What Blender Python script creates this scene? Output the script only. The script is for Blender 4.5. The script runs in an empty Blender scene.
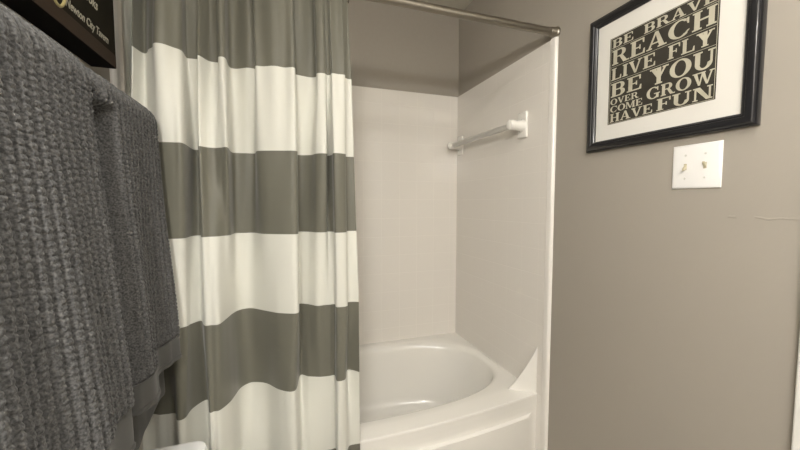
import bpy, bmesh, math, random
from mathutils import Vector, Matrix, noise
random.seed(4)
C = bpy.context.scene.collection
H = 1.27                      # eye height: every z below is measured from the eye level
XR, XL, YB, YF = 1.03, -0.42, 1.93, -1.15
ZC, ZF = 1.137, -H
ORG = {}

# ---------------------------------------------------------------- materials
def mat(name, col, rough=0.5, metal=0.0, spec=0.5, coat=0.0, sheen=0.0):
    m = bpy.data.materials.new(name); m.use_nodes = True
    b = m.node_tree.nodes['Principled BSDF']
    b.inputs['Base Color'].default_value = (*col, 1); b.inputs['Roughness'].default_value = rough
    b.inputs['Metallic'].default_value = metal; b.inputs['Specular IOR Level'].default_value = spec
    b.inputs['Coat Weight'].default_value = coat; b.inputs['Sheen Weight'].default_value = sheen
    return m
def nd(m, t, **kw):
    n = m.node_tree.nodes.new(t)
    for k, v in kw.items(): setattr(n, k, v)
    return n
def lk(m, a, b): m.node_tree.links.new(a, b)
def bsdf(m): return m.node_tree.nodes['Principled BSDF']
def noisy(m, scale, dist, strength, col2=None, detail=4, stretch=None):
    """noise bump, and a slight mottling of the base colour"""
    tc = nd(m, 'ShaderNodeNewGeometry'); mp = nd(m, 'ShaderNodeMapping')
    lk(m, tc.outputs['Position'], mp.inputs['Vector'])
    if stretch: mp.inputs['Scale'].default_value = stretch
    n = nd(m, 'ShaderNodeTexNoise'); n.inputs['Scale'].default_value = scale; n.inputs['Detail'].default_value = detail
    lk(m, mp.outputs[0], n.inputs['Vector'])
    if strength:
        bp = nd(m, 'ShaderNodeBump'); bp.inputs['Strength'].default_value = strength; bp.inputs['Distance'].default_value = dist
        lk(m, n.outputs['Fac'], bp.inputs['Height']); lk(m, bp.outputs[0], bsdf(m).inputs['Normal'])
    if col2:
        mx = nd(m, 'ShaderNodeMix', data_type='RGBA')
        mx.inputs[6].default_value = bsdf(m).inputs['Base Color'].default_value; mx.inputs[7].default_value = (*col2, 1)
        lk(m, n.outputs['Fac'], mx.inputs[0]); lk(m, mx.outputs[2], bsdf(m).inputs['Base Color'])
    return m

WALL = (.375, .343, .295)
m_wall = noisy(mat('taupe_wall_paint', WALL, .55, spec=.35), 55, .002, .22, (.35, .32, .275))
# right wall: the same paint over a badly sanded plaster seam
m_wallr = mat('taupe_wall_paint_patched', WALL, .55, spec=.35)
def patched(m):
    g = nd(m, 'ShaderNodeNewGeometry'); sp = nd(m, 'ShaderNodeSeparateXYZ'); lk(m, g.outputs['Position'], sp.inputs[0])
    n1 = nd(m, 'ShaderNodeTexNoise'); n1.inputs['Scale'].default_value = 55
    n2 = nd(m, 'ShaderNodeTexNoise'); n2.inputs['Scale'].default_value = 22; n2.inputs['Detail'].default_value = 3
    lk(m, g.outputs['Position'], n1.inputs['Vector']); lk(m, g.outputs['Position'], n2.inputs['Vector'])
    def mth(op, a, b=None):
        x = nd(m, 'ShaderNodeMath', operation=op)
        for i, v in enumerate((a, b)):
            if v is None: continue
            if isinstance(v, (int, float)): x.inputs[i].default_value = v
            else: lk(m, v, x.inputs[i])
        return x.outputs[0]
    z = mth('ADD', sp.outputs['Z'], mth('MULTIPLY', mth('SUBTRACT', n2.outputs['Fac'], .5), .022))
    d = mth('ABSOLUTE', mth('SUBTRACT', z, H - .031))
    line = mth('MAXIMUM', mth('SUBTRACT', 1.0, mth('DIVIDE', d, .0035)), 0.0)
    near = mth('LESS_THAN', sp.outputs['Y'], .545)
    patch = mth('MULTIPLY', mth('MULTIPLY', line, near), mth('GREATER_THAN', n2.outputs['Fac'], .45))
    h = mth('ADD', mth('MULTIPLY', n1.outputs['Fac'], .35), mth('MULTIPLY', patch, 1.1))
    bp = nd(m, 'ShaderNodeBump'); bp.inputs['Strength'].default_value = .45; bp.inputs['Distance'].default_value = .002
    lk(m, h, bp.inputs['Height']); lk(m, bp.outputs[0], bsdf(m).inputs['Normal'])
patched(m_wallr)
m_ceil = noisy(mat('ceiling_paint', (.60, .57, .49), .8), 90, .002, .3)
m_floor = mat('floor_tile', (.36, .33, .29), .4)
def tiles(m, sz, mortar, strength, dark, axes, dist=.001, rot=None):
    g = nd(m, 'ShaderNodeNewGeometry'); sp = nd(m, 'ShaderNodeSeparateXYZ'); cb = nd(m, 'ShaderNodeCombineXYZ')
    lk(m, g.outputs['Position'], sp.inputs[0])
    lk(m, sp.outputs[axes[0]], cb.inputs[0]); lk(m, sp.outputs[axes[1]], cb.inputs[1])
    t = nd(m, 'ShaderNodeTexBrick'); t.offset = 0.0; t.squash = 1.0
    t.inputs['Scale'].default_value = 1; t.inputs['Mortar Size'].default_value = mortar; t.inputs['Mortar Smooth'].default_value = 1.0
    t.inputs['Brick Width'].default_value = sz; t.inputs['Row Height'].default_value = sz
    base = bsdf(m).inputs['Base Color'].default_value[:3]
    t.inputs['Color1'].default_value = (*base, 1); t.inputs['Color2'].default_value = (*base, 1)
    t.inputs['Mortar'].default_value = (*[c * dark for c in base], 1)
    lk(m, cb.outputs[0], t.inputs['Vector']); lk(m, t.outputs['Color'], bsdf(m).inputs['Base Color'])
    bp = nd(m, 'ShaderNodeBump', invert=True); bp.inputs['Strength'].default_value = strength; bp.inputs['Distance'].default_value = dist
    lk(m, t.outputs['Fac'], bp.inputs['Height']); lk(m, bp.outputs[0], bsdf(m).inputs['Normal'])
tiles(m_floor, .305, .004, .6, .6, ('X', 'Y'))
PAN = (.82, .785, .73)
m_panb = mat('surround_gloss_back', PAN, .22, coat=.3); tiles(m_panb, .108, .0024, .4, 1.055, ('X', 'Z'))
m_panr = mat('surround_gloss_side', PAN, .22, coat=.3); tiles(m_panr, .108, .0024, .4, 1.055, ('Y', 'Z'))
m_pan = mat('surround_gloss_plain', (.86, .83, .78), .25, coat=.3)
m_tub = mat('tub_enamel', (.86, .84, .79), .22, coat=.5)
m_porc = mat('white_porcelain', (.85, .85, .84), .12, coat=.5)
m_seat = mat('white_toilet_seat_plastic', (.84, .84, .82), .3)
m_post = mat('white_ceramic', (.86, .84, .79), .12, coat=.4)
m_acry = mat('clear_acrylic', (.80, .79, .75), .3); bsdf(m_acry).inputs['Transmission Weight'].default_value = .6; bsdf(m_acry).inputs['IOR'].default_value = 1.45
m_nick = mat('brushed_nickel', (.29, .265, .225), .33, 1.0)
m_bronze = mat('dark_bronze', (.06, .05, .04), .4, .8)
m_black = noisy(mat('black_lacquered_wood', (.012, .012, .014), .3, coat=.3), 30, .001, .1)
m_mat = mat('cream_mat_board', (.74, .72, .67), .85)
m_print = noisy(mat('charcoal_print', (.030, .027, .020), .8, spec=.2), 25, 0, 0, (.055, .05, .04))
m_cream = noisy(mat('worn_cream_ink', (.62, .59, .47), .8), 30, 0, 0, (.36, .33, .25))
m_plate = mat('white_switch_plastic', (.88, .87, .85), .3)
m_toggle = mat('aged_ivory_toggle', (.52, .47, .33), .4)
m_screw = mat('painted_screw', (.70, .69, .65), .35)
m_trim = mat('white_semigloss_trim', (.80, .79, .75), .3)
m_canvas = noisy(mat('black_canvas_edge', (.006, .005, .005), .8, spec=.1), 300, .0005, .3)
m_cprint = noisy(mat('dark_canvas_print', (.008, .007, .005), .7, spec=.1), 14, 0, 0, (.022, .019, .012))
m_brown = noisy(mat('dark_brown_band', (.022, .015, .010), .6, spec=.2), 12, 0, 0, (.045, .028, .018))
m_gold = mat('dull_gold_ink', (.32, .27, .12), .5)
m_script = mat('pale_script_ink', (.36, .34, .27), .6)
m_globe = mat('frosted_globe', (.9, .88, .82), .4)
bsdf(m_globe).inputs['Emission Color'].default_value = (1, .975, .935, 1); bsdf(m_globe).inputs['Emission Strength'].default_value = 60.0

m_dark = noisy(mat('sage_grey_satin', (.138, .134, .104), .5, spec=.4, sheen=.2), 500, .0004, .25)
m_light = noisy(mat('ivory_satin', (.70, .695, .63), .5, spec=.35, sheen=.2), 500, .0004, .2)
for m_, t_ in ((m_light, .12), (m_dark, .03)):
    bsdf(m_).inputs['Subsurface Weight'].default_value = 0
    tr = nd(m_, 'ShaderNodeBsdfTranslucent'); tr.inputs['Color'].default_value = bsdf(m_).inputs['Base Color'].default_value
    mx = nd(m_, 'ShaderNodeMixShader'); mx.inputs[0].default_value = t_
    lk(m_, bsdf(m_).outputs[0], mx.inputs[1]); lk(m_, tr.outputs[0], mx.inputs[2])
    lk(m_, mx.outputs[0], m_.node_tree.nodes['Material Output'].inputs['Surface'])
m_liner = mat('white_vinyl', (.66, .66, .60), .3)
bsdf(m_liner).inputs['Transmission Weight'].default_value = .15

def terry():
    m = mat('charcoal_terry', (.075, .074, .074), .95, spec=.1, sheen=.12)
    bsdf(m).inputs['Sheen Roughness'].default_value = .5
    g = nd(m, 'ShaderNodeNewGeometry')
    v = nd(m, 'ShaderNodeTexVoronoi'); v.inputs['Scale'].default_value = 260
    n = nd(m, 'ShaderNodeTexNoise'); n.inputs['Scale'].default_value = 330; n.inputs['Detail'].default_value = 3
    for q in (v, n): lk(m, g.outputs['Position'], q.inputs['Vector'])
    ad = nd(m, 'ShaderNodeMath', operation='ADD'); lk(m, v.outputs['Distance'], ad.inputs[0]); lk(m, n.outputs['Fac'], ad.inputs[1])
    bp = nd(m, 'ShaderNodeBump'); bp.inputs['Strength'].default_value = .5; bp.inputs['Distance'].default_value = .0014
    lk(m, ad.outputs[0], bp.inputs['Height']); lk(m, bp.outputs[0], bsdf(m).inputs['Normal'])
    rp = nd(m, 'ShaderNodeValToRGB'); rp.color_ramp.elements[0].position = .36; rp.color_ramp.elements[1].position = .66
    rp.color_ramp.elements[0].color = (.046, .0455, .045, 1); rp.color_ramp.elements[1].color = (.122, .121, .119, 1)
    lk(m, n.outputs['Fac'], rp.inputs[0]); lk(m, rp.outputs[0], bsdf(m).inputs['Base Color'])
    return m
m_terry = terry()
m_band = noisy(mat('charcoal_flat_weave', (.062, .061, .057), .85, spec=.2, sheen=.15), 600, .0006, .4, (.082, .080, .075))

# ---------------------------------------------------------------- mesh helpers
def obj(name, bm, m, parent=None, smooth=True, kind=None, bevel=0, label=None):
    """link a bmesh (vertices in eye-level coordinates) as one object"""
    bmesh.ops.recalc_face_normals(bm, faces=bm.faces[:])
    me = bpy.data.meshes.new(name); 
    for v in bm.verts: v.co.z += H
    if parent is None:
        xs = [v.co for v in bm.verts]
        o0 = Vector(((min(c.x for c in xs) + max(c.x for c in xs)) / 2, (min(c.y for c in xs) + max(c.y for c in xs)) / 2, min(c.z for c in xs)))
    else: o0 = ORG[parent.name]
    for v in bm.verts: v.co -= o0
    bm.to_mesh(me); bm.free()
    o = bpy.data.objects.new(name, me); C.objects.link(o)
    for x in (m if isinstance(m, list) else [m]): me.materials.append(x)
    if smooth:
        for p in me.polygons: p.use_smooth = True
        me.set_sharp_from_angle(angle=math.radians(40))
    if parent is None: o.location = o0
    else: o.parent = parent
    ORG[o.name] = o0
    if kind: o['kind'] = kind
    if label: o['label'] = label
    if bevel:
        b = o.modifiers.new('bevel', 'BEVEL'); b.width = bevel; b.segments = 3; b.limit_method = 'ANGLE'
        b.harden_normals = False
    return o
def thing(name, label, cat, loc, group=None):
    o = bpy.data.objects.new(name, None); C.objects.link(o); o.empty_display_size = .05
    o.location = (loc[0], loc[1], loc[2] + H); ORG[o.name] = Vector(o.location)
    o['label'] = label; o['category'] = cat
    if group: o['group'] = group
    return o
def tag(o, label, cat, group=None):
    o['label'] = label; o['category'] = cat
    if group: o['group'] = group
    return o
def box(bm, a, b):
    vs = [bm.verts.new((x, y, z)) for x in (a[0], b[0]) for y in (a[1], b[1]) for z in (a[2], b[2])]
    for f in ((0, 1, 3, 2), (4, 6, 7, 5), (0, 4, 5, 1), (2, 3, 7, 6), (0, 2, 6, 4), (1, 5, 7, 3)): bm.faces.new([vs[i] for i in f])
    return bm
def bx(a, b): return box(bmesh.new(), a, b)
def tube(bm, pts, r, n=24, caps=True):
    """tube along points; r is a number or a list"""
    pts = [Vector(p) for p in pts]; rings = []
    t0 = (pts[1] - pts[0]).normalized(); up = Vector((0, 0, 1)) if abs(t0.z) < .9 else Vector((1, 0, 0))
    for i, p in enumerate(pts):
        t = (pts[min(i + 1, len(pts) - 1)] - pts[max(i - 1, 0)]).normalized()
        a = t.cross(up).normalized(); b = t.cross(a).normalized()
        rr = r[i] if isinstance(r, (list, tuple)) else r
        rings.append([bm.verts.new(p + (a * math.cos(2 * math.pi * k / n) + b * math.sin(2 * math.pi * k / n)) * rr) for k in range(n)])
    for i in range(len(rings) - 1):
        for k in range(n): bm.faces.new([rings[i][k], rings[i][(k + 1) % n], rings[i + 1][(k + 1) % n], rings[i + 1][k]])
    if caps: bm.faces.new(rings[0]); bm.faces.new(list(reversed(rings[-1])))
    return bm
def prism(bm, outline, axis, d0, d1):
    """extrude a 2D outline along an axis; the outline's two coordinates are the other two axes in order"""
    def P(p, d): return (d, p[0], p[1]) if axis == 'x' else (p[0], d, p[1]) if axis == 'y' else (p[0], p[1], d)
    A = [bm.verts.new(P(p, d0)) for p in outline]; B = [bm.verts.new(P(p, d1)) for p in outline]
    n = len(A)
    for i in range(n): bm.faces.new([A[i], A[(i + 1) % n], B[(i + 1) % n], B[i]])
    bm.faces.new(A); bm.faces.new(list(reversed(B)))
    return bm
def loft(bm, rings, close=True, cap0=False, cap1=False):
    V = [[bm.verts.new(p) for p in r] for r in rings]; n = len(V[0])
    for i in range(len(V) - 1):
        for k in range(n if close else n - 1): bm.faces.new([V[i][k], V[i][(k + 1) % n], V[i + 1][(k + 1) % n], V[i + 1][k]])
    if cap0: bm.faces.new(list(reversed(V[0])))
    if cap1: bm.faces.new(V[-1])
    return V
def superell(cx, cy, a, b, z, n=3.0, N=96):
    r = []
    for k in range(N):
        t = 2 * math.pi * k / N; c, s = math.cos(t), math.sin(t)
        r.append((cx + a * math.copysign(abs(c) ** (2 / n), c), cy + b * math.copysign(abs(s) ** (2 / n), s), z))
    return r
def lerp(a, b, t): return a + (b - a) * t
def itp(pts, x):
    if x <= pts[0][0]: return pts[0][1]
    for (a, b), (c, d) in zip(pts, pts[1:]):
        if x <= c:
            t = (x - a) / (c - a); t = t * t * (3 - 2 * t); return b + (d - b) * t
    return pts[-1][1]
def sm(t): t = max(0, min(1, t)); return t * t * (3 - 2 * t)

# ---------------------------------------------------------------- the room
T = .1
obj('floor', bx((XL - T, YF, ZF - .06), (XR + T, YB + T, ZF)), m_floor, kind='structure', smooth=False)
obj('ceiling', bx((XL - T, YF, ZC), (XR + T, YB + T, ZC + .06)), m_ceil, kind='structure', smooth=False)
obj('wall_left', bx((XL - T, YF, ZF), (XL, YB + T, ZC)), m_wall, kind='structure', smooth=False)
obj('wall_back', bx((XL, YB, ZF), (XR, YB + T, ZC)), m_wall, kind='structure', smooth=False)
DY0, DY1, DZ = -.42, .335, .80      # door opening in the right wall
bm = bmesh.new()
box(bm, (XR, DY1, ZF), (XR + T, YB + T, ZC)); box(bm, (XR, YF, ZF), (XR + T, DY0, ZC)); box(bm, (XR, DY0, DZ), (XR + T, DY1, ZC))
obj('wall_right', bm, m_wallr, kind='structure', smooth=False)
obj('wall_front', bx((XL - T, YF - T, ZF - .06), (XR + T, YF, ZC + .06)), m_wall, kind='structure', smooth=False)
# door casing and leaf
bm = bmesh.new(); cw = .068
prof = lambda w0, w1: None
for (y0, y1) in ((DY1, DY1 + cw), (DY0 - cw, DY0)): 
    box(bm, (XR - .016, y0, ZF), (XR, y1, DZ + cw))
box(bm, (XR - .016, DY0, DZ), (XR, DY1, DZ + cw))
obj('trim_1', bm, m_trim, kind='structure', bevel=.004)
d = obj('door_1', bx((XR + .03, DY0 + .003, ZF + .01), (XR + .065, DY1 - .003, DZ - .003)), m_trim, kind='structure', bevel=.002)
bm = bmesh.new()
for (y0, y1) in ((DY0 + .11, -.09), (.005, DY1 - .11)):
    for (z0, z1) in ((ZF + .2, ZF + .85), (ZF + 1.0, DZ - .14)): box(bm, (XR + .022, y0, z0), (XR + .0305, y1, z1))
obj('door_panel', bm, m_trim, d, bevel=.006)
bm = bmesh.new(); tube(bm, [(XR + .03, DY0 + .07, -.35), (XR + .012, DY0 + .07, -.35), (XR + .01, DY0 + .07, -.35), (XR - .015, DY0 + .07, -.35), (XR - .04, DY0 + .07, -.35), (XR - .05, DY0 + .07, -.35)], [.03, .03, .012, .012, .028, .012])
obj('door_knob', bm, m_nick, d)
bm = bx((XR - .013, DY1 + cw, ZF), (XR, 1.115, ZF + .09)); obj('baseboard_right', bm, m_trim, kind='structure', bevel=.004)
bm = bx((XL, YF, ZF), (XL + .013, 1.115, ZF + .09)); obj('baseboard_left', bm, m_trim, kind='structure', bevel=.004)

# tub surround: three gloss panels with a bull-nosed front edge
PT = .648
def panel_outline(x0, x1, y0, y1): return [(x0, y0), (x1, y0), (x1, y1), (x0, y1)]
obj('trim_2', bx((XL + .010, YB - .010, -.812), (XR - .010, YB, PT)), m_panb, kind='structure', smooth=False)
obj('trim_7', bx((XR - .010, 1.150, ZF), (XR, 1.20, -.812)), m_pan, kind='structure', smooth=False)
obj('trim_3', bx((XR - .010, 1.150, -.812), (XR, YB, PT)), m_panr, kind='structure', smooth=False)
obj('trim_4', bx((XL, 1.150, -.812), (XL + .010, YB, PT)), m_panr, kind='structure', smooth=False)
for s, nm in ((1, 'trim_5'), (-1, 'trim_6')):
    xa = XR if s > 0 else XL
    bm = bmesh.new(); out = []
    y0, y1, th = 1.117, 1.150, .0125
    out = [(xa, y0)] + [(xa - s * th * math.sin(a), y0 + .010 * (1 - math.cos(a))) for a in [math.pi / 2 * k / 6 for k in range(1, 7)]] + [(xa - s * th, y1 - .006), (xa - s * .0085, y1 - .002), (xa - s * .0085, y1), (xa, y1)]
    prism(bm, out, 'z', ZF, PT + .002)
    obj(nm, bm, m_pan, kind='structure')

# ---------------------------------------------------------------- bathtub
DK = -.81
tub = thing('bathtub', 'white enamel alcove bathtub with oval basin under the tiled surround', 'bathtub', (.305, 1.53, ZF))
X0, X1 = XL + .0102, XR - .0102
def front(x):
    t = (x - .305) / .7125
    return 1.122 + .056 * t * t
N = 96; cx, cy, a0, b0 = .335, 1.543, .660, .322
open_ = superell(cx, cy, a0, b0, DK, 2.7, N)
Yb = YB - .0102
# outer deck loop matched to the basin by angle
outer = []
for (x, y, z) in open_:
    dx, dy = x - cx, y - cy
    best = None
    k = 1e9
    if dx > 1e-9: k = min(k, (X1 - cx) / dx)
    if dx < -1e-9: k = min(k, (X0 - cx) / dx)
    if dy > 1e-9: k = min(k, (Yb - cy) / dy)
    if dy < -1e-9:
        lo, hi = .5, 10
        for _ in range(50):
            mid = (lo + hi) / 2
            if cy + dy * mid > front(cx + dx * mid): lo = mid
            else: hi = mid
        k = min(k, lo)
    outer.append([cx + dx * k, cy + dy * k, DK])
for cxn, cyn in ((X1, Yb), (X0, Yb), (X0, front(X0)), (X1, front(X1))):   # snap the nearest points to the corners
    i = min(range(N), key=lambda i: (outer[i][0] - cxn) ** 2 + (outer[i][1] - cyn) ** 2); outer[i] = [cxn, cyn, DK]
bm = bmesh.new()
rings = []
def shrink(dd, z, n): return superell(cx, cy, a0 - dd, b0 - dd, z, n, N)
ins = []
rr = [[lerp(o[0], p[0], .0), lerp(o[1], p[1], .0), DK - .0] for o, p in zip(outer, open_)]
rings.append([tuple(p) for p in rr])
rings.append([tuple((lerp(o[0], p[0], .55), lerp(o[1], p[1], .55), DK + .002)) for o, p in zip(outer, open_)])
rings.append(superell(cx, cy, a0 + .012, b0 + .010, DK + .001, 2.7, N))
for dd, dz in ((0, -.003), (.008, -.009), (.014, -.020), (.018, -.035)): rings.append(superell(cx, cy, a0 - dd, b0 - dd, DK + dz, 2.7, N))
for k in range(1, 9):
    t = k / 8; z = DK - .035 - .24 * t
    rings.append(superell(cx - .02 * t, cy, a0 - .018 - .075 * t, b0 - .018 - .045 * t, z, 2.7, N))
for k in range(1, 7):
    a = math.pi / 2 * k / 6
    rings.append(superell(cx - .02, cy, a0 - .093 - .07 * (1 - math.cos(a)) - .0, b0 - .063 - .07 * (1 - math.cos(a)), DK - .275 - .055 * math.sin(a), 2.7, N))
rings.append(superell(cx - .02, cy, .3, .12, DK - .334, 2.5, N)); rings.append(superell(cx - .02, cy, .02, .01, DK - .336, 2.0, N))
loft(bm, rings, cap1=True)
obj('basin', bm, m_tub, tub)
# apron: rolled rim, then a recessed panel below a groove
bm = bmesh.new(); NX = 48; prof = [(.0, 0), (-.003, -.001), (-.0045, -.004), (-.003, -.012), (-.003, -.030), (-.002, -.04), (-.002, -.05), (-.002, -.06), (-.002, -.075), (-.004, -.080), (-.013, -.082), (-.016, -.085), (-.016, -.100), (-.016, ZF - DK + .05), (-.010, ZF - DK + .02), (-.004, ZF - DK)]
V = []
for i in range(NX + 1):
    x = lerp(X0, X1, i / NX); y = front(x); e = min((x - X0), (X1 - x))
    kk = sm((e - .035) / .02)
    V.append([bm.verts.new((x, y + (p if j < 8 else p * kk) , DK + q)) for j, (p, q) in enumerate(prof)])
for i in range(NX):
    for j in range(len(prof) - 1): bm.faces.new([V[i][j], V[i + 1][j], V[i + 1][j + 1], V[i][j + 1]])
obj('apron', bm, m_tub, tub)
# corner splash guard
for s in (1,):
    bm = bmesh.new(); xa = X1 
    A = Vector((xa, 1.180, 0)); Bv = Vector((xa - .100, 1.240, 0)); dirv = (Bv - A).normalized(); nrm = Vector((-dirv.y, dirv.x, 0))
    L = (Bv - A).length; out = [(0, -.002), (L, -.002)]
    for k in range(9):
        t = k / 8; out.append((L * (1 - t) ** 1.1, .004 + .200 * t ** 1.15))
    
    def W(p, d): q = A + dirv * p[0] + nrm * d; return (q.x, q.y, DK + p[1])
    A1 = [bm.verts.new(W(p, -.004)) for p in out]; B1 = [bm.verts.new(W(p, .004)) for p in out]; n = len(out)
    for i in range(n): bm.faces.new([A1[i], A1[(i + 1) % n], B1[(i + 1) % n], B1[i]])
    bm.faces.new(A1); bm.faces.new(list(reversed(B1)))
    obj('splash_guard', bm, m_tub, tub, bevel=.003)
bm = bmesh.new(); tube(bm, [(.6, cy, DK - .3355), (.6, cy, DK - .331), (.6, cy, DK - .329)], [.034, .034, .028])
obj('drain', bm, m_nick, tub)

# ---------------------------------------------------------------- shower bar (towel bar inside the surround)
bar = thing('shower_grab_bar', 'clear bar on two white ceramic posts inside the tub surround', 'bar', (XR - .01, 1.55, .29))
for y in (1.300, 1.866):
    bm = bmesh.new(); box(bm, (XR - .0225, y - .030, .292), (XR - .010, y + .030, .405)); p = obj('bracket', bm, m_post, bar, bevel=.006)
    bm = bmesh.new(); zz = .345
    tube(bm, [(XR - .020, y, zz), (XR - .030, y, zz), (XR - .055, y, zz), (XR - .078, y, zz), (XR - .090, y, zz), (XR - .097, y, zz)], [.030, .024, .021, .023, .021, .012])
    obj('post', bm, m_post, p)
bm = bmesh.new(); tube(bm, [(XR - .072, 1.312, .343), (XR - .072, 1.856, .343)], .0135); obj('rail', bm, m_acry, bar)

# ---------------------------------------------------------------- shower rod
RY, RZ = 1.130, .670
rod = thing('shower_curtain_rod', 'long brushed nickel shower curtain rod across the tub alcove', 'curtain rod', (.3, RY, RZ - .013))
bm = bmesh.new(); tube(bm, [(XL + .004, RY, RZ), (XR - .004, RY, RZ)], .0145); obj('pole', bm, m_nick, rod)
for s, xa in ((-1, XL), (1, XR)):
    bm = bmesh.new(); tube(bm, [(xa, RY, RZ), (xa - s * .006, RY, RZ), (xa - s * .010, RY, RZ), (xa - s * .030, RY, RZ), (xa - s * .033, RY, RZ)], [.022, .022, .0185, .0175, .0155])
    obj('end_cap', bm, m_nick, rod)

# ---------------------------------------------------------------- curtain
# cross-sections (x, y) of the hanging folds at six heights
P1 = [(-.347,1.05),(-.338,1.085),(-.326,1.085),(-.311,1.055),(-.299,1.04),(-.288,1.015),(-.257,1.018),(-.236,1.041),(-.234,1.089),(-.209,1.086),(-.203,1.055),(-.184,1.09),(-.158,1.096),(-.154,1.058),(-.137,1.053),(-.133,1.12),(-.095,1.111),(-.067,1.11),(-.060,1.082),(0,1.071),(.041,1.065),(.047,1.12),(.101,1.119),(.105,1.084),(.128,1.085),(.137,1.095),(.146,1.088),(.151,1.069),(.183,1.075),(.189,1.1),(.214,1.101)]
P2 = [(-.352,1.035),(-.345,1.06),(-.33,1.07),(-.315,1.05),(-.30,1.02),(-.28,1.0),(-.25,.992),(-.232,1.0),(-.232,1.1),(-.212,1.1),(-.205,1.036),(-.187,1.05),(-.17,1.056),(-.155,1.045),(-.137,1.035),(-.137,1.13),(-.1,1.133),(-.075,1.13),(-.064,1.076),(-.012,1.052),(.040,1.042),(.044,1.12),(.083,1.112),(.1,1.073),(.128,1.065),(.134,1.115),(.147,1.09),(.148,1.048),(.182,1.056),(.19,1.11),(.22,1.112)]
P4 = [(-.355,1.04),(-.350,1.05),(-.335,1.05),(-.325,1.045),(-.31,1.035),(-.295,1.02),(-.265,1.01),(-.246,1.02),(-.238,1.04),(-.218,1.06),(-.202,1.016),(-.185,1.01),(-.167,1.013),(-.155,1.06),(-.146,1.10),(-.135,1.125),(-.12,1.138),(-.093,1.137),(-.05,1.094),(-.014,1.062),(.036,1.045),(.043,1.137),(.068,1.13),(.096,1.1),(.12,1.1),(.135,1.1),(.152,1.1),(.154,1.066),(.185,1.067),(.195,1.108),(.23,1.1)]
P5 = [(-.36,1.04),(-.35,1.05),(-.335,1.05),(-.318,1.04),(-.3,1.037),(-.28,1.034),(-.268,1.0),(-.252,1.002),(-.243,1.045),(-.213,1.08),(-.197,1.012),(-.185,1.01),(-.171,1.012),(-.152,1.045),(-.142,1.08),(-.133,1.115),(-.115,1.138),(-.095,1.143),(-.057,1.12),(-.018,1.068),(.024,1.048),(.043,1.14),(.07,1.125),(.1,1.11),(.12,1.106),(.135,1.106),(.150,1.105),(.152,1.066),(.178,1.07),(.196,1.13),(.23,1.1)]
P6 = [(x, min(y, front(x) - .026)) for x, y in P5]
P0 = [(x * .985 - .001, 1.108 + (y - 1.09) * .75) for x, y in P1]
LEV = [(.645, P0), (.56, [(a[0], (a[1] + b[1]) / 2) for a, b in zip(P0, P1)]), (.391, P1), (.151, P2), (-.320, P4), (-.556, P5), (-.76, P6), (-1.2, P6)]
SEG = 8
def catmull(P, res):
    out = []; n = len(P)
    for i in range(n - 1):
        p0, p1, p2, p3 = P[max(i - 1, 0)], P[i], P[i + 1], P[min(i + 2, n - 1)]
        for k in range(res):
            t = k / res
            out.append(tuple(.5 * (2 * p1[c] + (p2[c] - p0[c]) * t + (2 * p0[c] - 5 * p1[c] + 4 * p2[c] - p3[c]) * t * t + (3 * p1[c] - p0[c] - 3 * p2[c] + p3[c]) * t ** 3) for c in (0, 1)))
    out.append(P[-1]); return out
LC = [(z, catmull(P, SEG)) for z, P in LEV]
STR = [.391, .151, -.087, -.320, -.556, -.800, -1.04]
zs = []
edges = [.645] + STR + [-1.2]
for a, b in zip(edges, edges[1:]):
    n = max(4, int((a - b) / .012))
    zs += [lerp(a, b, k / n) for k in range(n)]
zs.append(-1.2)
bm = bmesh.new(); V = []
for z in zs:
    for i in range(len(LC) - 1):
        if LC[i][0] >= z >= LC[i + 1][0]: break
    t = (LC[i][0] - z) / (LC[i][0] - LC[i + 1][0]); t = .5 * t + .5 * sm(t)
    row = []; nn = len(LC[i][1])
    for j, (a, b) in enumerate(zip(LC[i][1], LC[i + 1][1])):
        x, y = lerp(a[0], b[0], t), lerp(a[1], b[1], t)
        w = sm((z - .05) / .55)                        # fine gathers near the hooks
        y += w * .006 * math.sin(x * 95 + 3 * noise.noise((x * 9, 0, z * 1.2))) + .0025 * noise.noise((x * 30, z * 2.5, 3))
        x += w * .003 * math.sin(x * 70 + 1 + z * 2)
        if z < -.74: y = min(y, front(x) - .024)
        if z > .6: y = lerp(y, 1.127 - .02, .0)
        dz = 0
        if z > .644: dz = -.006 * (.5 + .5 * math.sin(x * 2 * math.pi / .052))
        row.append(bm.verts.new((x, y, z + dz)))
    V.append(row)
def stripe(z):
    return sum(1 for s in STR if z < s) % 2
for i in range(len(V) - 1):
    zm = (zs[i] + zs[i + 1]) / 2
    for j in range(len(V[0]) - 1):
        f = bm.faces.new([V[i][j], V[i + 1][j], V[i + 1][j + 1], V[i][j + 1]]); f.material_index = stripe(zm)
cur = obj('shower_curtain', bm, [m_dark, m_light])
tag(cur, 'sage and ivory striped fabric shower curtain hanging in folds before the bathtub', 'shower curtain')
for p in cur.data.polygons: p.use_smooth = True
sd = cur.modifiers.new('thick', 'SOLIDIFY'); sd.thickness = .0012; sd.offset = 0

# vinyl liner, seen only at the wall end
bm = bmesh.new(); rows = []
for i in range(60):
    z = lerp(.64, -.785, i / 59); row = []
    for j in range(90):
        x = lerp(-.402, -.02, j / 89)
        row.append(bm.verts.new((x, 1.158 + .011 * math.sin(x * 150 + .8 * math.sin(z * 2)) + .003 * math.sin(z * 5 + x * 20), z)))
    rows.append(row)
for i in range(59):
    for j in range(89): bm.faces.new([rows[i][j], rows[i + 1][j], rows[i + 1][j + 1], rows[i][j + 1]])
li = obj('shower_liner', bm, m_liner); li.modifiers.new('thick', 'SOLIDIFY').thickness = .0008
tag(li, 'plain white vinyl liner edge between the striped curtain and left wall', 'shower liner')

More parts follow.
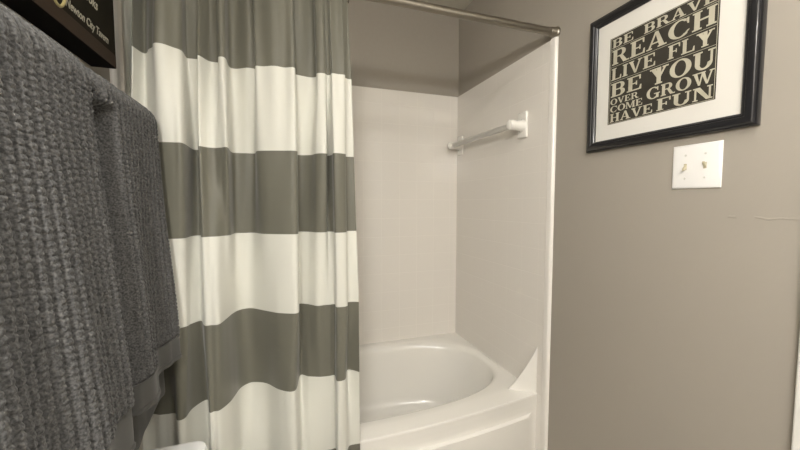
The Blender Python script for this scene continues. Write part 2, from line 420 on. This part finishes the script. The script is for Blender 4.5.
# rings
def ring_bm(x):
    bm = bmesh.new(); pts = []
    for k in range(25):
        a = -.35 * math.pi + 1.7 * math.pi * k / 24 - .5 * math.pi + .5 * math.pi
        pts.append((x, RY + .0005 + .019 * math.sin(a), RZ - .005 + .021 * math.cos(a)))
    tube(bm, pts, .0016, 8)
    return bm
r0 = thing('curtain_ring', '', 'curtain ring', (.207, RY, RZ - .04), 'curtain rings on the rod')
LBL = 'small dark bronze curtain ring holding the curtain on the nickel rod'
r0['label'] = 'dark curtain ring at the free right-hand end of the striped curtain'; del r0['group']
obj('loop', ring_bm(.207), m_bronze, r0)
bm = bmesh.new(); tube(bm, [(.207, RY - .014, RZ - .020), (.207, RY - .017, RZ - .032), (.207, RY - .012, RZ - .040), (.207, RY - .008, RZ - .034)], .002, 8); obj('hook', bm, m_bronze, r0)
for k in range(1, 11):
    c = r0.copy(); C.objects.link(c); c.location.x -= .052 * k; c['label'] = LBL; c['group'] = 'curtain rings on the rod'
    for ch in list(r0.children): q = ch.copy(); C.objects.link(q); q.parent = c

# ---------------------------------------------------------------- towel rail and towels
TZ, TX = .184, -.322
rail = thing('towel_rail', 'brushed nickel towel rail carrying two charcoal towels on left wall', 'towel rail', (XL, .62, TZ - .02))
bm = bmesh.new(); tube(bm, [(TX, .20, TZ), (TX, 1.004, TZ)], .0095); obj('bar', bm, m_nick, rail)
for y in (.215, 1.002):
    bm = bmesh.new(); tube(bm, [(XL, y, TZ), (XL + .006, y, TZ), (XL + .009, y, TZ), (TX + .0, y, TZ), (TX + .012, y, TZ)], [.024, .024, .011, .011, .010]); obj('bracket', bm, m_nick, rail)
def towel(name, y0, y1, top, fx, bx_, zf, zb, frontprof, backprof, band, seed, label, bandb, hemz=None, hemb=None, pitch=.0195, roll=.018, tuck=(0, 1), farroll=1.0):
    """sheet draped over the rail: front hem - over the bar - back hem; returns a thing with body and band parts"""
    zc = TZ; ro = top - zc
    nc = int((y1 - y0) / .0018)
    t = thing(name, label, 'towel', (TX, (y0 + y1) / 2, min(zf, zb)), None)
    Lf, Lb = zc - zf, zc - zb; arc = math.pi * ro
    nf, na, nb = int(Lf / .0018), 26, int(Lb / .006)
    tot = nf + na + nb
    grid = []
    for i in range(tot + 1):
        row = []
        for j in range(nc + 1):
            y = lerp(y0, y1, j / nc)
            e = min(y - y0, y1 - y) / roll; edge = (1 - sm(e)) * .016 if e < 1 else 0; tk = tuck[0] * (1 - sm((y - y0 - tuck[1]) / .016)); ef = (1 - sm(e)) * (1 if y - y0 < y1 - y else farroll)
            if i <= nf:
                hz = zf + (itp(hemz, y) if hemz else 0)
                u = 1 - i / nf; z = lerp(zc, hz, u); d = zc - z
                w = sm(u / .95); x = lerp(fx, frontprof(y), w * .6 + u * .4) - tk * sm((u - .018) / .04); rmp = sm((u - .018) / .05); x = lerp(x - edge * .4, max(lerp(bx_, backprof(y), u) + .014, x - .075), ef * rmp * .92) if ef > 0 else x
                nx, nz = 1, 0; dist = (z - hz)
                side = 1
            elif i <= nf + na:
                a = math.pi * (i - nf) / na
                cxr = (fx + bx_) / 2; x = cxr + (fx - bx_) / 2 * math.cos(a) - 0; z = zc + ro * math.sin(a) - edge * .5
                nx, nz = math.cos(a), math.sin(a); dist = 9; side = 1; x -= edge * .4 * max(0, math.cos(a))
            else:
                hz = zb + (itp(hemb, y) if hemb else 0)
                u = (i - nf - na) / nb; z = lerp(zc, hz, u); x = lerp(bx_, backprof(y), sm(u)) + edge * .3
                nx, nz = -1, 0; dist = z - hz; side = -1
            bw = band if side > 0 else bandb
            flat = sm((dist - bw) / .006)                       # 0 inside the flat woven band
            ph = (y - y0) / pitch + .25 * noise.noise((y * 8, z * 3, seed))
            rib = sm((.5 + .5 * math.cos(2 * math.pi * ph)) * 1.5)
            kn = noise.noise((y * 190, z * 150, seed)) + .6 * noise.noise((y * 90, z * 330, seed + 5))
            rn = math.floor(ph + .5) * 1.73 + .8 * math.sin(math.floor(ph + .5) * 5.1); knob = abs(math.sin(math.pi * (z / .0088 + rn + .5 * noise.noise((y * 40, z * 25, seed))))) ** .7
            amp = rib * (.0062 + .0022 * knob) + .0007 * kn * (.3 + .7 * rib)
            dsp = flat * amp + (1 - flat) * .0006
            if dist < .006: dsp += .0018                      # rolled hem
            wob = .003 * noise.noise((y * 7, z * 4, seed + 9))
            row.append(((x + nx * dsp + wob * (1 if side > 0 else .3), y + flat * .0012 * noise.noise((y * 160, z * 190, seed + 3)), z + nz * dsp), dist < bw))
        grid.append(row)
    nf_b = max(i for i in range(nf + 1) if grid[i][nc // 2][1]) if any(grid[i][nc // 2][1] for i in range(nf + 1)) else 0
    nb_b = min([i for i in range(nf + na + 1, tot + 1) if grid[i][nc // 2][1]] or [tot])
    def sheet(i0, i1, th):
        bm = bmesh.new(); V = [[bm.verts.new(grid[i][j][0]) for j in range(nc + 1)] for i in range(i0, i1 + 1)]
        for i in range(len(V) - 1):
            for j in range(nc): bm.faces.new([V[i][j], V[i + 1][j], V[i + 1][j + 1], V[i][j + 1]])
        return bm
    body = obj('terry_body', sheet(nf_b, nb_b, .008), m_terry, t)
    f = obj('woven_band', sheet(0, nf_b, .004), m_band, t); g = obj('woven_band', sheet(nb_b, tot, .004), m_band, t)
    for o, th in ((body, .006), (f, .006), (g, .004)):
        for p in o.data.polygons: p.use_smooth = True
        s = o.modifiers.new('thick', 'SOLIDIFY'); s.thickness = th; s.offset = -1
    return t
fp1 = lambda y: itp([(.28, -.245), (.40, -.232), (.47, -.247), (.55, -.232), (.61, -.245), (.66, -.240), (.69, -.252)], y)
fp2 = lambda y: itp([(.70, -.285), (.735, -.266), (.78, -.249), (.805, -.252), (.845, -.274), (.885, -.276), (.93, -.262), (.98, -.246)], y)
bp1 = lambda y: -.345
bp2 = lambda y: itp([(.70, -.34), (.80, -.33), (.86, -.306), (.90, -.306), (.98, -.294)], y)
towel('hanging_towel', .30, .684, .226, -.282, -.362, -.402, -.43, fp1, bp1, .070, 1.3, 'thick charcoal ribbed towel nearest the camera on the left wall rail', .06)
towel('hanging_towel', .700, .978, .222, -.284, -.360, -.382, -.475, fp2, bp2, .055, 7.7, 'charcoal ribbed towel on the rail end closest to the striped curtain', .10,
      hemz=[(.70, -.012), (.80, -.006), (.85, .004), (.98, .004)], hemb=[(.80, -.056), (.862, -.050), (.90, -.035), (.98, .003)], pitch=.0190, tuck=(.060, .034), farroll=.15)

# ---------------------------------------------------------------- toilet below the rail
toi = thing('toilet', 'white porcelain toilet with lidded tank against the left wall', 'toilet', (-.1, .655, ZF))
ty0, ty1, tx1 = .425, .878, -.186; lidz = -.547
def rrect(x0, x1, y0, y1, r, z, n=8):
    out = []
    for (cx_, cy_, a0_) in ((x1 - r, y1 - r, 0), (x0 + r, y1 - r, .5), (x0 + r, y0 + r, 1), (x1 - r, y0 + r, 1.5)):
        for k in range(n + 1):
            a = math.pi * (a0_ + .5 * k / n); out.append((cx_ + r * math.cos(a), cy_ + r * math.sin(a), z))
    return out
bm = bmesh.new()
loft(bm, [rrect(XL + .014, tx1 - .02, ty0 + .03, ty1 - .03, .03, -.90), rrect(XL + .012, tx1 - .006, ty0 + .012, ty1 - .012, .035, -.88), rrect(XL + .010, tx1, ty0 + .004, ty1 - .004, .035, lidz - .034)], cap0=True, cap1=True)
obj('tank', bm, m_porc, toi)
bm = bmesh.new(); q = .022
loft(bm, [rrect(XL + .006, tx1 + .004, ty0 - .003, ty1 + .003, q, lidz - .034), rrect(XL + .004, tx1 + .012, ty0 - .010, ty1 + .010, q + .008, lidz - .026), rrect(XL + .004, tx1 + .013, ty0 - .011, ty1 + .011, q + .009, lidz - .012),
          rrect(XL + .005, tx1 + .009, ty0 - .007, ty1 + .007, q + .006, lidz - .004), rrect(XL + .009, tx1 - .002, ty0 + .004, ty1 - .004, q, lidz)], cap0=True, cap1=True)
obj('tank_lid', bm, m_porc, toi)
bm = bmesh.new(); tube(bm, [(tx1, .48, -.66), (tx1 + .02, .48, -.66), (tx1 + .024, .48, -.66)], [.012, .012, .008]); tube(bm, [(tx1 + .018, .475, -.66), (tx1 + .022, .555, -.668)], .005, 12); obj('flush_lever', bm, m_nick, toi)
tcy = .648
def egg(x0, x1, w, z, n=40):
    out = []; cxx = x0 + (x1 - x0) * .42
    for k in range(n):
        a = 2 * math.pi * k / n; c, s = math.cos(a), math.sin(a)
        out.append((cxx + (x1 - cxx if c > 0 else cxx - x0) * c, tcy + w * s, z))
    return out
bm = bmesh.new()
loft(bm, [egg(-.33, .18, .115, ZF), egg(-.33, .17, .110, ZF + .03), egg(-.34, .12, .10, ZF + .14), egg(-.36, .20, .14, ZF + .24), egg(-.38, .31, .18, ZF + .34), egg(-.39, .33, .185, ZF + .37),
          egg(-.15, .30, .15, ZF + .37), egg(-.13, .27, .13, ZF + .30), egg(-.02, .18, .07, ZF + .20)], cap0=True, cap1=True)
obj('bowl', bm, m_porc, toi)
bm = bmesh.new(); loft(bm, [egg(-.165, .335, .188, ZF + .373), egg(-.168, .34, .191, ZF + .382), egg(-.165, .337, .188, ZF + .392), egg(-.165, .33, .18, ZF + .394)], cap0=True, cap1=True); obj('seat', bm, m_seat, toi)
bm = bmesh.new(); loft(bm, [egg(-.168, .336, .188, ZF + .397), egg(-.17, .341, .192, ZF + .405), egg(-.165, .335, .187, ZF + .416), egg(-.15, .31, .165, ZF + .421)], cap0=True, cap1=True); obj('seat_lid', bm, m_seat, toi)

# ---------------------------------------------------------------- picture frame on the right wall
fr = thing('framed_print', 'black framed typographic print of cream words hanging on taupe right wall', 'picture', (XR, .722, .178))
FY0, FY1, FZ0, FZ1 = .492, .957, .179, .620
def sweep_frame(prof):
    """prof: (inset from the outer edge, height off the wall)"""
    bm = bmesh.new(); R = []
    for (d, h) in prof:
        R.append([(XR - h, FY0 + d, FZ0 + d), (XR - h, FY1 - d, FZ0 + d), (XR - h, FY1 - d, FZ1 - d), (XR - h, FY0 + d, FZ1 - d)])
    loft(bm, R); return bm
obj('frame_moulding', sweep_frame([(.001, .0005), (0, .002), (0, .012), (.001, .0145), (.003, .0150), (.0045, .0145), (.005, .0165), (.0065, .0190), (.009, .0205), (.012, .0215), (.015, .0222), (.018, .0222), (.0205, .0215), (.022, .0198), (.0225, .0185), (.024, .0188), (.0265, .0184), (.028, .0168), (.0285, .0150), (.030, .0150), (.0315, .0135), (.0325, .0105), (.0325, .008)]), m_black, fr)
obj('mat_board', bx((XR - .0085, FY0 + .030, FZ0 + .030), (XR - .006, FY1 - .030, FZ1 - .030)), m_mat, fr, smooth=False)
PY0, PY1, PZ0, PZ1 = .5785, .879, .2595, .5335
obj('printed_sheet', bx((XR - .0092, PY0, PZ0), (XR - .0086, PY1, PZ1)), m_print, fr, smooth=False)
# slab-serif letters drawn as polygons in a unit-high box
def glyph(ch):
    P = []
    def R(x0, y0, x1, y1): P.append([(x0, y0), (x1, y0), (x1, y1), (x0, y1)])
    def D(a, b, c, d): P.append([(a, 0), (b, 0), (d, 1), (c, 1)])
    def Q(*p): P.append(list(p))
    def A(cx, cy, ro, so, ri, si, a0, a1, n=14):
        for k in range(n):
            t0 = math.radians(a0 + (a1 - a0) * k / n); t1 = math.radians(a0 + (a1 - a0) * (k + 1) / n)
            P.append([(cx + ri * math.cos(t0), cy + si * math.sin(t0)), (cx + ro * math.cos(t0), cy + so * math.sin(t0)), (cx + ro * math.cos(t1), cy + so * math.sin(t1)), (cx + ri * math.cos(t1), cy + si * math.sin(t1))])
    s, h = .20, .085
    def stem(x, w=s, top=True, bot=True, e=.07):
        R(x, 0, x + w, 1)
        if bot: R(x - e, 0, x + w + e, h)
        if top: R(x - e, 1 - h, x + w + e, 1)
    if ch == 'I': stem(.08); return P, .36
    if ch == 'L': stem(.08); R(.2, 0, .66, h); Q((.58, 0), (.70, 0), (.70, .33), (.64, .33)); return P, .72
    if ch in 'EF':
        stem(.08); R(.2, 1 - h, .66, 1); Q((.58, 1), (.68, 1), (.68, .70), (.62, .70)); R(.2, .46, .50, .54); R(.45, .36, .51, .64)
        if ch == 'E': R(.2, 0, .68, h); Q((.60, 0), (.72, 0), (.72, .32), (.66, .32))
        return P, (.74 if ch == 'E' else .70)
    if ch == 'H': stem(.08); stem(.58); R(.2, .46, .62, .55); return P, .87
    if ch == 'N': stem(.08, .08); stem(.66, .08); Q((.06, 1), (.30, 1), (.74, 0), (.56, 0)); return P, .84
    if ch == 'M': stem(.07, .08); stem(.78, .19); Q((.05, 1), (.27, 1), (.56, .0), (.46, 0)); Q((.46, 0), (.56, 0), (.86, 1), (.78, 1)); return P, 1.05
    if ch == 'V': Q((.04, 1), (.26, 1), (.50, 0), (.38, 0)); Q((.38, 0), (.50, 0), (.78, 1), (.68, 1)); R(0, 1 - h, .34, 1); R(.58, 1 - h, .86, 1); return P, .86
    if ch == 'W':
        Q((.04, 1), (.25, 1), (.44, 0), (.34, 0)); Q((.34, 0), (.44, 0), (.62, 1), (.53, 1)); Q((.46, 1), (.66, 1), (.86, 0), (.76, 0)); Q((.76, 0), (.86, 0), (1.10, 1), (1.02, 1))
        R(0, 1 - h, .72, 1); R(.93, 1 - h, 1.18, 1); return P, 1.18
    if ch == 'A': Q((.06, 0), (.15, 0), (.46, 1), (.37, 1)); Q((.58, 0), (.80, 0), (.50, 1), (.36, 1)); R(.20, .28, .66, .36); R(0, 0, .25, h); R(.5, 0, .88, h); return P, .88
    if ch == 'Y': stem(.34, s, top=False); Q((.34, .42), (.54, .42), (.26, 1), (.04, 1)); Q((.42, .42), (.54, .42), (.80, 1), (.70, 1)); R(0, 1 - h, .34, 1); R(.60, 1 - h, .88, 1); return P, .88
    if ch == 'U': R(.08, .32, .28, 1); R(.0, 1 - h, .36, 1); R(.66, .32, .75, 1); R(.57, 1 - h, .84, 1); A(.415, .34, .335, .36, .15, .26, 180, 360); Q((.565, .34), (.75, .34), (.75, .38), (.66, .38)); return P, .84
    if ch == 'O': A(.46, .5, .46, .52, .24, .44, 0, 360, 30); return P, .92
    if ch in 'CG':
        A(.46, .5, .46, .52, .24, .44, 48, 312, 26)
        if ch == 'C': Q((.72, .98), (.80, .98), (.80, .64), (.74, .66)); Q((.62, .86), (.8, .8), (.78, .64), (.7, .8)); Q((.62, .13), (.70, .08), (.84, .30), (.76, .30)); return P, .86
        Q((.72, .98), (.80, .98), (.80, .64), (.74, .66)); Q((.62, .86), (.8, .8), (.78, .64), (.7, .8)); R(.66, .04, .84, .44); R(.52, .38, .92, .46); return P, .92
    if ch in 'BPR':
        stem(.08); R(.25, 1 - h, .46, 1); R(.25, .47, .46, .55); A(.46, .735, .27, .265, .08, .185, -90, 90)
        if ch == 'B': R(.25, 0, .46, h); A(.46, .275, .30, .275, .09, .19, -90, 90); return P, .80
        Q((.40, .50), (.58, .50), (.84, 0), (.62, 0)); R(.62, 0, .92, h); return P, .90
    return P, .4
def letters(rows):
    bm = bmesh.new()
    for txt, ya, yb, z0, z1 in rows:                 # ya = left end (far, larger y)
        gs = [glyph(c) for c in txt]; gap = .055; tw = sum(g[1] for g in gs) + gap * (len(gs) - 1); k = (ya - yb) / tw; x = 0
        for P, w in gs:
            for n_, poly in enumerate(P):
                pts = [(ya - (x + px) * k, z0 + (z1 - z0) * pz) for px, pz in poly]
                base = XR - .0092; d = .00025 + .00001 * (n_ % 7)
                F = [bm.verts.new((base - d, p[0], p[1])) for p in pts]; Bk = [bm.verts.new((base + .0001, p[0], p[1])) for p in pts]
                n = len(F)
                try:
                    bm.faces.new(F); 
                    for i in range(n): bm.faces.new([F[i], F[(i + 1) % n], Bk[(i + 1) % n], Bk[i]])
                except ValueError: pass
            x += w + gap
    return bm
YA, YZ = .871, .583
rows = [('BE', YA, .800, .5005, .5265), ('BRAVE', .768, YZ, .5005, .5265), ('REACH', YA, YZ, .4465, .4925), ('LIVE', YA, .730, .3985, .4355), ('FLY', .697, YZ + .004, .3985, .4355),
        ('BE', YA, .768, .3450, .3880), ('YOU', .745, YZ, .3420, .3880), ('OVER', YA, .777, .3205, .3390), ('COME', YA, .764, .2965, .3160), ('GROW', .752, YZ, .3040, .3365), ('HAVE', YA, .733, .2655, .2920), ('FUN', .722, YZ, .2655, .2985)]
obj('lettering', letters(rows), m_cream, fr, smooth=False)
bm = bmesh.new(); b = .0045; w = .0011; xx0, xx1 = XR - .00955, XR - .0091
for (y0, y1, z0, z1) in ((PY0 + b, PY1 - b, PZ0 + b - .003, PZ0 + b + w - .003), (PY0 + b, PY1 - b, PZ1 - b - w + .003, PZ1 - b + .003), (PY0 + b - .002, PY0 + b + w - .002, PZ0 + b - .003, PZ1 - b + .003), (PY1 - b - w + .0015, PY1 - b + .0015, PZ0 + b - .003, PZ1 - b + .003),
                         (PY0 + b, PY1 - b, .4957, .4966), (PY0 + b, PY1 - b, .4405, .4414), (PY0 + b, PY1 - b, .3925, .3934)): box(bm, (xx0, y0, z0), (xx1, y1, z1))
obj('rule_lines', bm, m_cream, fr, smooth=False)

# ---------------------------------------------------------------- light switch
sw = thing('light_switch', 'white two-gang switch plate with two small ivory toggles', 'light switch', (XR, .617, .04))
SY0, SY1, SZ0, SZ1 = .5605, .6745, .041, .157
bm = bmesh.new(); R = []
for d, h in ((0, 0), (0, .002), (.0015, .0042), (.004, .0055), (.008, .0062)): R.append([(XR - h, SY0 + d, SZ0 + d), (XR - h, SY1 - d, SZ0 + d), (XR - h, SY1 - d, SZ1 - d), (XR - h, SY0 + d, SZ1 - d)])
loft(bm, R, cap1=True); pl = obj('plate', bm, m_plate, sw)
for y, up in ((.6405, -1), (.5945, 1)):
    bm = bmesh.new(); box(bm, (XR - .0068, y - .0035, .091), (XR - .006, y + .0035, .107)); obj('toggle_slot', bm, m_toggle, pl, smooth=False)
    bm = bmesh.new(); z = .099
    pr = [(y - .004, y + .004)]
    a = [(XR - .006, z - .006), (XR - .006, z + .006), (XR - .0135, z + up * .007 + .003), (XR - .0145, z + up * .007 - .001), (XR - .0135, z + up * .007 - .0035)]
    prism(bm, a, 'y', y - .003, y + .003); obj('toggle', bm, m_toggle, sw, bevel=.001)
    for zz in (.0685, .1295):
        bm = bmesh.new(); tube(bm, [(XR - .006, y, zz), (XR - .0072, y, zz), (XR - .0076, y, zz)], [.0028, .0028, .002], 12); obj('screw', bm, m_screw, sw)

# ---------------------------------------------------------------- canvas on the left wall
cv = thing('canvas_picture', 'deep black boxed picture with pale script lettering above the towels', 'picture', (XL, .76, .323))
CX = -.370; CY0, CY1, CZ0, CZ1 = .50, 1.022, .322, .92
obj('box_frame', bx((XL, CY0, CZ0), (CX - .001, CY1, CZ1)), m_canvas, cv, bevel=.0015)
obj('print_face', bx((CX - .001, CY0 + .002, CZ0 + .030), (CX, CY1 - .002, CZ1 - .002)), m_cprint, cv, smooth=False)
obj('lower_band', bx((CX - .001, CY0 + .002, CZ0 + .001), (CX + .0002, CY1 - .002, CZ0 + .030)), m_brown, cv, smooth=False)  # browner, slightly lighter strip along the bottom of the face
def text(body, size, y, z, m, shear=.3, align='LEFT', name='lettering', width=None):
    c = bpy.data.curves.new('t', 'FONT'); c.body = body; c.size = 1; c.shear = shear; c.offset = .012; c.extrude = .01; c.resolution_u = 3
    o = bpy.data.objects.new('t', c); C.objects.link(o); bpy.context.view_layer.update()
    me = bpy.data.meshes.new_from_object(o.evaluated_get(bpy.context.evaluated_depsgraph_get())); bpy.data.objects.remove(o)
    bm = bmesh.new(); bm.from_mesh(me); bpy.data.meshes.remove(me)
    w = max(v.co.x for v in bm.verts); k = (width / w) if width else size
    for v in bm.verts: v.co = Vector((CX + .0004 + v.co.z * .02, y + v.co.x * k, z + v.co.y * size))
    return obj(name, bm, m, cv, smooth=False)
text('Newton City Tavern', .024, .818, .364, m_script, width=.166)
text('Cooks', .030, .870, .415, m_script, width=.072)
bm = bmesh.new(); pts = [(CX + .0006, .795 + .022 * math.cos(2 * math.pi * k / 32), .387 + .036 * math.sin(2 * math.pi * k / 32)) for k in range(33)]
tube(bm, pts, .0028, 8); obj('gold_ring_emblem', bm, m_gold, cv)

# ---------------------------------------------------------------- vanity lamp on the left wall behind the camera, and an added ceiling fill
van = thing('vanity_light', 'nickel vanity light bar with four frosted globes behind the camera', 'lamp', (XL, -.55, .50))
obj('back_plate', bx((XL, -.92, .50), (XL + .03, -.18, .60)), m_nick, van, bevel=.008)
for y in (-.83, -.64, -.45, -.26):
    bm = bmesh.new(); tube(bm, [(XL + .03, y, .55), (XL + .05, y, .55), (XL + .055, y, .55), (XL + .16, y, .55)], [.022, .022, .010, .010]); obj('socket', bm, m_nick, van)
    bm = bmesh.new(); bmesh.ops.create_uvsphere(bm, u_segments=24, v_segments=16, radius=.055, matrix=Matrix.Translation((XL + .21, y, .55))); obj('globe', bm, m_globe, van)
def lamp(kind, name, loc, power, col, size=.05, rot=None, sy=None):
    L = bpy.data.lights.new(name, kind); L.energy = power; L.color = col
    if kind == 'AREA':
        L.size = size
        if sy: L.shape = 'RECTANGLE'; L.size_y = sy
    else: L.shadow_soft_size = size
    o = bpy.data.objects.new(name, L); C.objects.link(o); o.location = (loc[0], loc[1], loc[2] + H)
    if rot: o.rotation_euler = rot
    return o
lamp('AREA', 'ceiling_fill', (.40, -.25, ZC - .10), 6, (1, .975, .94), .60, (0, 0, 0))  # added fill from above, evens out the room's ambient light
m_fill_shade = mat('fill_shade', (.9, .88, .84), .4)
bsdf(m_fill_shade).inputs['Emission Color'].default_value = (1, .95, .88, 1); bsdf(m_fill_shade).inputs['Emission Strength'].default_value = 3
cl = thing('ceiling_fill_fixture', 'round frosted ceiling fixture added out of view as room fill', 'lamp', (.40, -.25, ZC - .08))  # unseen fixture, added to go with the ceiling fill
bm = bmesh.new(); tube(bm, [(.40, -.25, ZC), (.40, -.25, ZC - .02)], .16, 40); obj('base', bm, m_nick, cl)
bm = bmesh.new(); tube(bm, [(.40, -.25, ZC - .02), (.40, -.25, ZC - .04), (.40, -.25, ZC - .06), (.40, -.25, ZC - .075), (.40, -.25, ZC - .08)], [.15, .148, .13, .08, .02], 40); obj('shade', bm, m_fill_shade, cl)

W = bpy.data.worlds.new('world'); bpy.context.scene.world = W; W.use_nodes = True
W.node_tree.nodes['Background'].inputs[0].default_value = (.9, .95, 1, 1); W.node_tree.nodes['Background'].inputs[1].default_value = .3

# ---------------------------------------------------------------- camera
cam = bpy.data.cameras.new('camera'); co = bpy.data.objects.new('camera', cam); C.objects.link(co)
cam.sensor_width = 36; cam.lens = 346 / 800 * 36; cam.clip_start = .01
co.location = (0, 0, H)
co.rotation_euler = (math.radians(90) - math.atan(21 / 346), 0, math.radians(-18.7))
sc = bpy.context.scene; sc.camera = co
sc.view_settings.view_transform = 'Standard'; sc.view_settings.look = 'None'; sc.view_settings.gamma = 1
sc.view_settings.use_curve_mapping = False; sc.view_settings.exposure = 1.2
